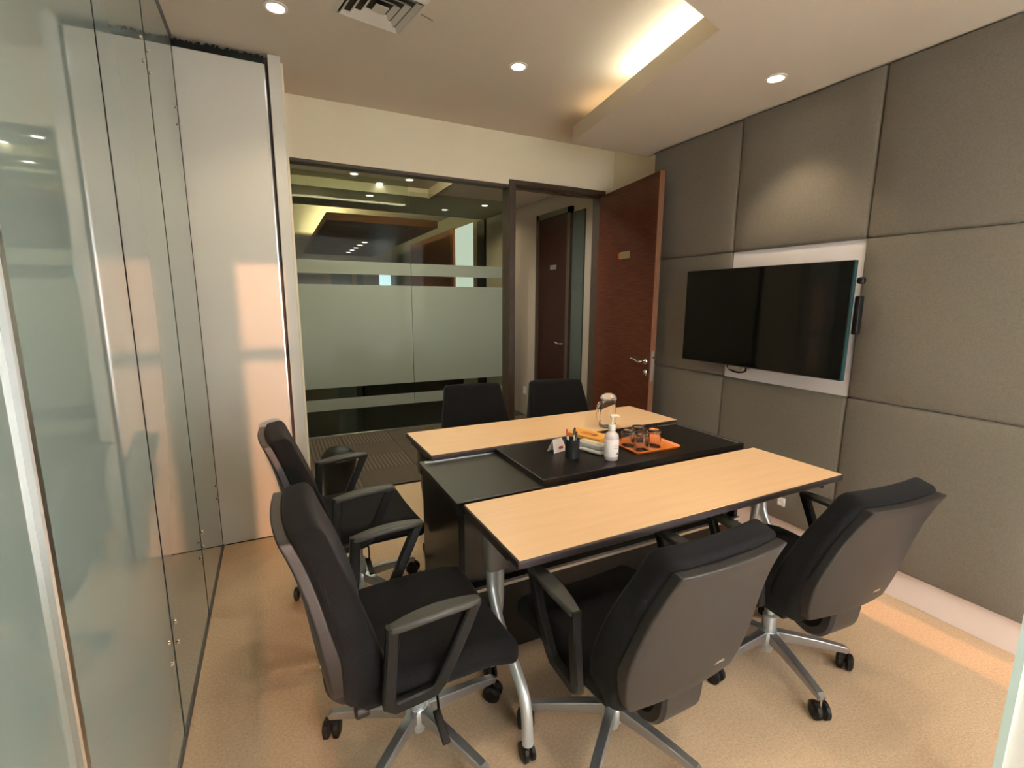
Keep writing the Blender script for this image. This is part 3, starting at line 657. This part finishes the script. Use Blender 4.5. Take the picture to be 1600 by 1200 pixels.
for o, (x, y, hd, ba, tilt, lb) in zip(chairs, CH):
    o.location = (x, y, 0); rz = math.radians(hd-90); o.rotation_euler = (0, 0, rz); o['label'] = lb
    off = math.radians(ba)-rz; k = 0; kc = 0
    for ch in o.children:
        if ch.name.split('.')[0] in ('backrest', 'back_shell', 'back_bracket'):
            pv = Vector((0, -0.16, 0.36)); Rm = Matrix.Rotation(math.radians(tilt), 3, 'X')
            ch.rotation_euler = (math.radians(tilt), 0, 0); ch.location = pv-Rm @ pv
        if ch.get('spin'):
            if ch.name.startswith('base_leg'): ch.rotation_euler = (0, 0, 2*PI*k/5+off); k += 1
            else:
                a = 2*PI*kc/5+off; ch.location = (0.293*math.cos(a), 0.293*math.sin(a), 0.0325); ch.rotation_euler = (0, 0, a+0.7+kc*1.3); kc += 1
            del ch['spin']

# ------------------------------------------------------------------ waste bin
wbn = thing('waste_bin', 'black waste bin with domed lid behind the left chairs', 'bin', (0.33, 3.30, 0))
lathe('bin_body', [(0, 0), (0.085, 0), (0.10, 0.02), (0.108, 0.36), (0, 0.36)], M_plastic, wbn, 28)
lathe('dome_lid', [(0.112, 0.355), (0.114, 0.38), (0.106, 0.425), (0.080, 0.46), (0.045, 0.477), (0, 0.482)], M_plastic, wbn, 28)
rbox('swing_flap', 0.07, 0.012, 0.035, 0.01, M_plastic, wbn, n=2, inner=1, loc=(0.03, -0.088, 0.42), rot=(-0.7, 0, 0.3))

# ------------------------------------------------------------------ things on the credenza
ZT = 0.7182
cup = thing('pen_cup', 'black mesh pen cup standing on the credenza', 'pen holder', (1.232, 1.835, ZT))
lathe('cup_body', [(0, 0.0), (0.032, 0.0), (0.033, 0.003), (0.035, 0.088), (0.0365, 0.092), (0.034, 0.092), (0.0325, 0.005), (0, 0.004)], M_mesh, cup, 24)
def pen(x, y, lx, ly, h, m, capm, label):
    p = thing('pen', label, 'pen', (1.232+x, 1.835+y, ZT+0.006)); p.rotation_euler = (-ly, lx, 0)
    lathe('barrel', [(0, 0), (0.003, 0.006), (0.0048, 0.012), (0.0048, h*0.75), (0, h*0.75)], m, p, 8)
    lathe('cap', [(0.0052, h*0.74), (0.0052, h*0.97), (0.003, h), (0, h)], capm, p, 8)
pen(-0.012, 0.004, -0.10, 0.05, 0.135, M_offwhite, M_redink, 'white pen with red cap in the pen cup')
pen(0.010, 0.006, 0.10, 0.08, 0.135, M_offwhite, M_ink, 'white pen with black cap in the pen cup')
pen(0.004, -0.010, 0.06, -0.05, 0.125, M_alu, M_ink, 'silver pen with black cap leaning in the pen cup')
tc_ = thing('tent_card', 'small folded white card beside the pen cup', 'card', (1.222, 1.955, ZT), 0.25)
bm = bmesh.new()
for s in (-1, 1):
    a = [bm.verts.new(p) for p in ((-0.045, s*0.025, 0), (0.045, s*0.025, 0), (0.032, 0, 0.062), (-0.032, 0, 0.062))]; bm.faces.new(a)
    b_ = [bm.verts.new((v.co.x, v.co.y-s*0.002, v.co.z)) for v in a]; bm.faces.new(b_[::-1])
link('card_fold', fin(bm, 'card_fold', recalc=False), M_label, tc_)
box('printed_mark', -0.016, 0.012, -0.0010, 0.0, 0.0, 0.012, M_redink, tc_, loc=(0.012, -0.020, 0.014), rot=(-0.384, 0, 0))

sn = thing('sanitizer_bottle', 'clear pump bottle with white label on the credenza', 'bottle', (1.385, 1.735, ZT))
lathe('bottle_body', [(0, 0), (0.030, 0), (0.033, 0.004), (0.033, 0.110), (0.030, 0.122), (0.018, 0.134), (0.014, 0.140), (0.014, 0.150), (0, 0.150)], M_gel, sn, 28)
lathe('paper_label', [(0.0334, 0.018), (0.0336, 0.019), (0.0336, 0.100), (0.0334, 0.101)], M_label, sn, 28)
lathe('pump_collar', [(0.0155, 0.140), (0.017, 0.142), (0.017, 0.165), (0.012, 0.170), (0, 0.170)], M_offwhite, sn, 18)
lathe('pump_stem', [(0.0045, 0.168), (0.0045, 0.205), (0, 0.205)], M_offwhite, sn, 10)
tube('pump_nozzle', smoothpts([(-0.010, 0, 0.207), (0.0, 0, 0.210), (0.025, 0, 0.208), (0.036, 0, 0.200)], 3), circ(0.006, 8), M_offwhite, sn, up=(0, 0, 1))
for k, (a0, w, z0, z1) in enumerate(((-1.25, 0.010, 0.028, 0.040), (-1.62, 0.022, 0.060, 0.063), (-1.62, 0.020, 0.068, 0.071), (-1.62, 0.022, 0.076, 0.079))):
    box('printed_mark', -w/2, w/2, -0.0004, 0.0, z0, z1, M_ink if k == 0 else mat('grey_print', (0.5, 0.45, 0.45), 0.6), sn, loc=(0.0339*math.cos(a0), 0.0339*math.sin(a0), 0), rot=(0, 0, a0+PI/2))

wbx = thing('eraser_box', 'white plastic box with cream insert between pen cup and bottle', 'box', (1.375, 1.872, ZT), math.radians(-72))
rbox('box_base', 0.078, 0.036, 0.011, 0.010, M_offwhite, wbx, n=3, inner=2, loc=(0, 0, 0.0115))
rbox('box_lid', 0.076, 0.034, 0.013, 0.009, M_translid, wbx, n=3, inner=2, loc=(0, 0, 0.0345))
rbox('cream_insert', 0.050, 0.012, 0.003, 0.002, mat('cream_insert_card', (0.85, 0.68, 0.47), 0.5), wbx, n=2, inner=1, loc=(0, 0, 0.0485))

yb = thing('tissue_box', 'yellow-orange card tissue box behind the white box', 'box', (1.445, 2.00, ZT), math.radians(-70))
box('box_card', -0.105, 0.105, -0.055, 0.055, 0.0, 0.050, M_yellow, yb, bevel=0.002, seg=1)
box('box_sides', -0.1053, 0.1053, -0.0553, 0.0553, 0.001, 0.030, mat('brown_grey_print', (0.26, 0.20, 0.16), 0.55), yb)
rbox('printed_oval', 0.045, 0.018, 0.0004, 0.0003, mat('orange_print', (0.62, 0.20, 0.04), 0.55), yb, n=2, inner=1, loc=(0.0, 0.0, 0.0503))
box('printed_mark', 0.03, 0.055, -0.02, 0.006, 0.0502, 0.0508, mat('brown_print', (0.22, 0.09, 0.03), 0.55), yb)

tr = thing('serving_tray', 'orange plastic tray holding four glasses', 'tray', (1.68, 1.83, ZT), math.radians(-2))
def rrect(a, b, rad, z, k=6):
    out = []
    for cx, cy, a0 in ((a-rad, b-rad, 0), (-a+rad, b-rad, PI/2), (-a+rad, -b+rad, PI), (a-rad, -b+rad, 1.5*PI)):
        for i in range(k+1): out.append((cx+rad*math.cos(a0+PI/2*i/k), cy+rad*math.sin(a0+PI/2*i/k), z))
    return out
bm = bmesh.new(); rings = [[bm.verts.new(p) for p in rrect(0.145+d, 0.115+d, 0.03+d, z)] for d, z in ((-0.012, 0.0), (0.0, 0.013), (-0.004, 0.014), (-0.014, 0.004))]
for A, B in zip(rings, rings[1:]):
    for i in range(len(A)): bm.faces.new((A[i], A[(i+1) % len(A)], B[(i+1) % len(A)], B[i]))
bm.faces.new(rings[0][::-1]); bm.faces.new(rings[-1])
link('tray_plate', fin(bm, 'tray_plate', True), M_orange, tr)
for k, (x, y, lb) in enumerate(((1.600, 1.768, 'upturned drinking glass at the front of the orange tray'), (1.705, 1.800, 'upturned drinking glass at the right side of the orange tray'),
                                (1.592, 1.862, 'upturned drinking glass at the left side, closest to the tissue box'), (1.682, 1.888, 'upturned drinking glass at the back of the orange tray'))):
    g = lathe('drinking_glass', [(0, 0.078), (0.030, 0.078), (0.035, 0.085), (0.0365, 0.080), (0.039, 0.0), (0.037, 0.0), (0.0345, 0.070), (0, 0.072)], M_glass, None, 28, (x, y, ZT+0.0042))
    tag(g, lb, 'glass', 'four drinking glasses on the tray')
jg = thing('glass_jug', 'clear glass water jug with clear lid on the far table', 'jug', (1.725, 2.205, 0.7254))
lathe('jug_body', [(0, 0.0), (0.047, 0.0), (0.050, 0.004), (0.050, 0.05), (0.046, 0.10), (0.041, 0.135), (0.043, 0.155), (0.047, 0.17), (0.0445, 0.17), (0.0385, 0.136), (0.043, 0.10), (0.0468, 0.05), (0.046, 0.008), (0, 0.007)], M_glass, jg, 32)
tube('jug_handle', smoothpts([(-0.040, -0.004, 0.150), (-0.070, -0.006, 0.148), (-0.082, -0.006, 0.110), (-0.076, -0.006, 0.06), (-0.050, -0.004, 0.035)], 5), rect(0.008, 0.005, 0.002), M_glass, jg, up=(0, 1, 0))
lathe('jug_lid', [(0, 0.200), (0.018, 0.199), (0.040, 0.188), (0.049, 0.172), (0.047, 0.166), (0.038, 0.166), (0.036, 0.150), (0, 0.150)], mat('clear_lid_plastic', (0.90, 0.88, 0.84), 0.1, trans=0.75, ior=1.35), jg, 28)
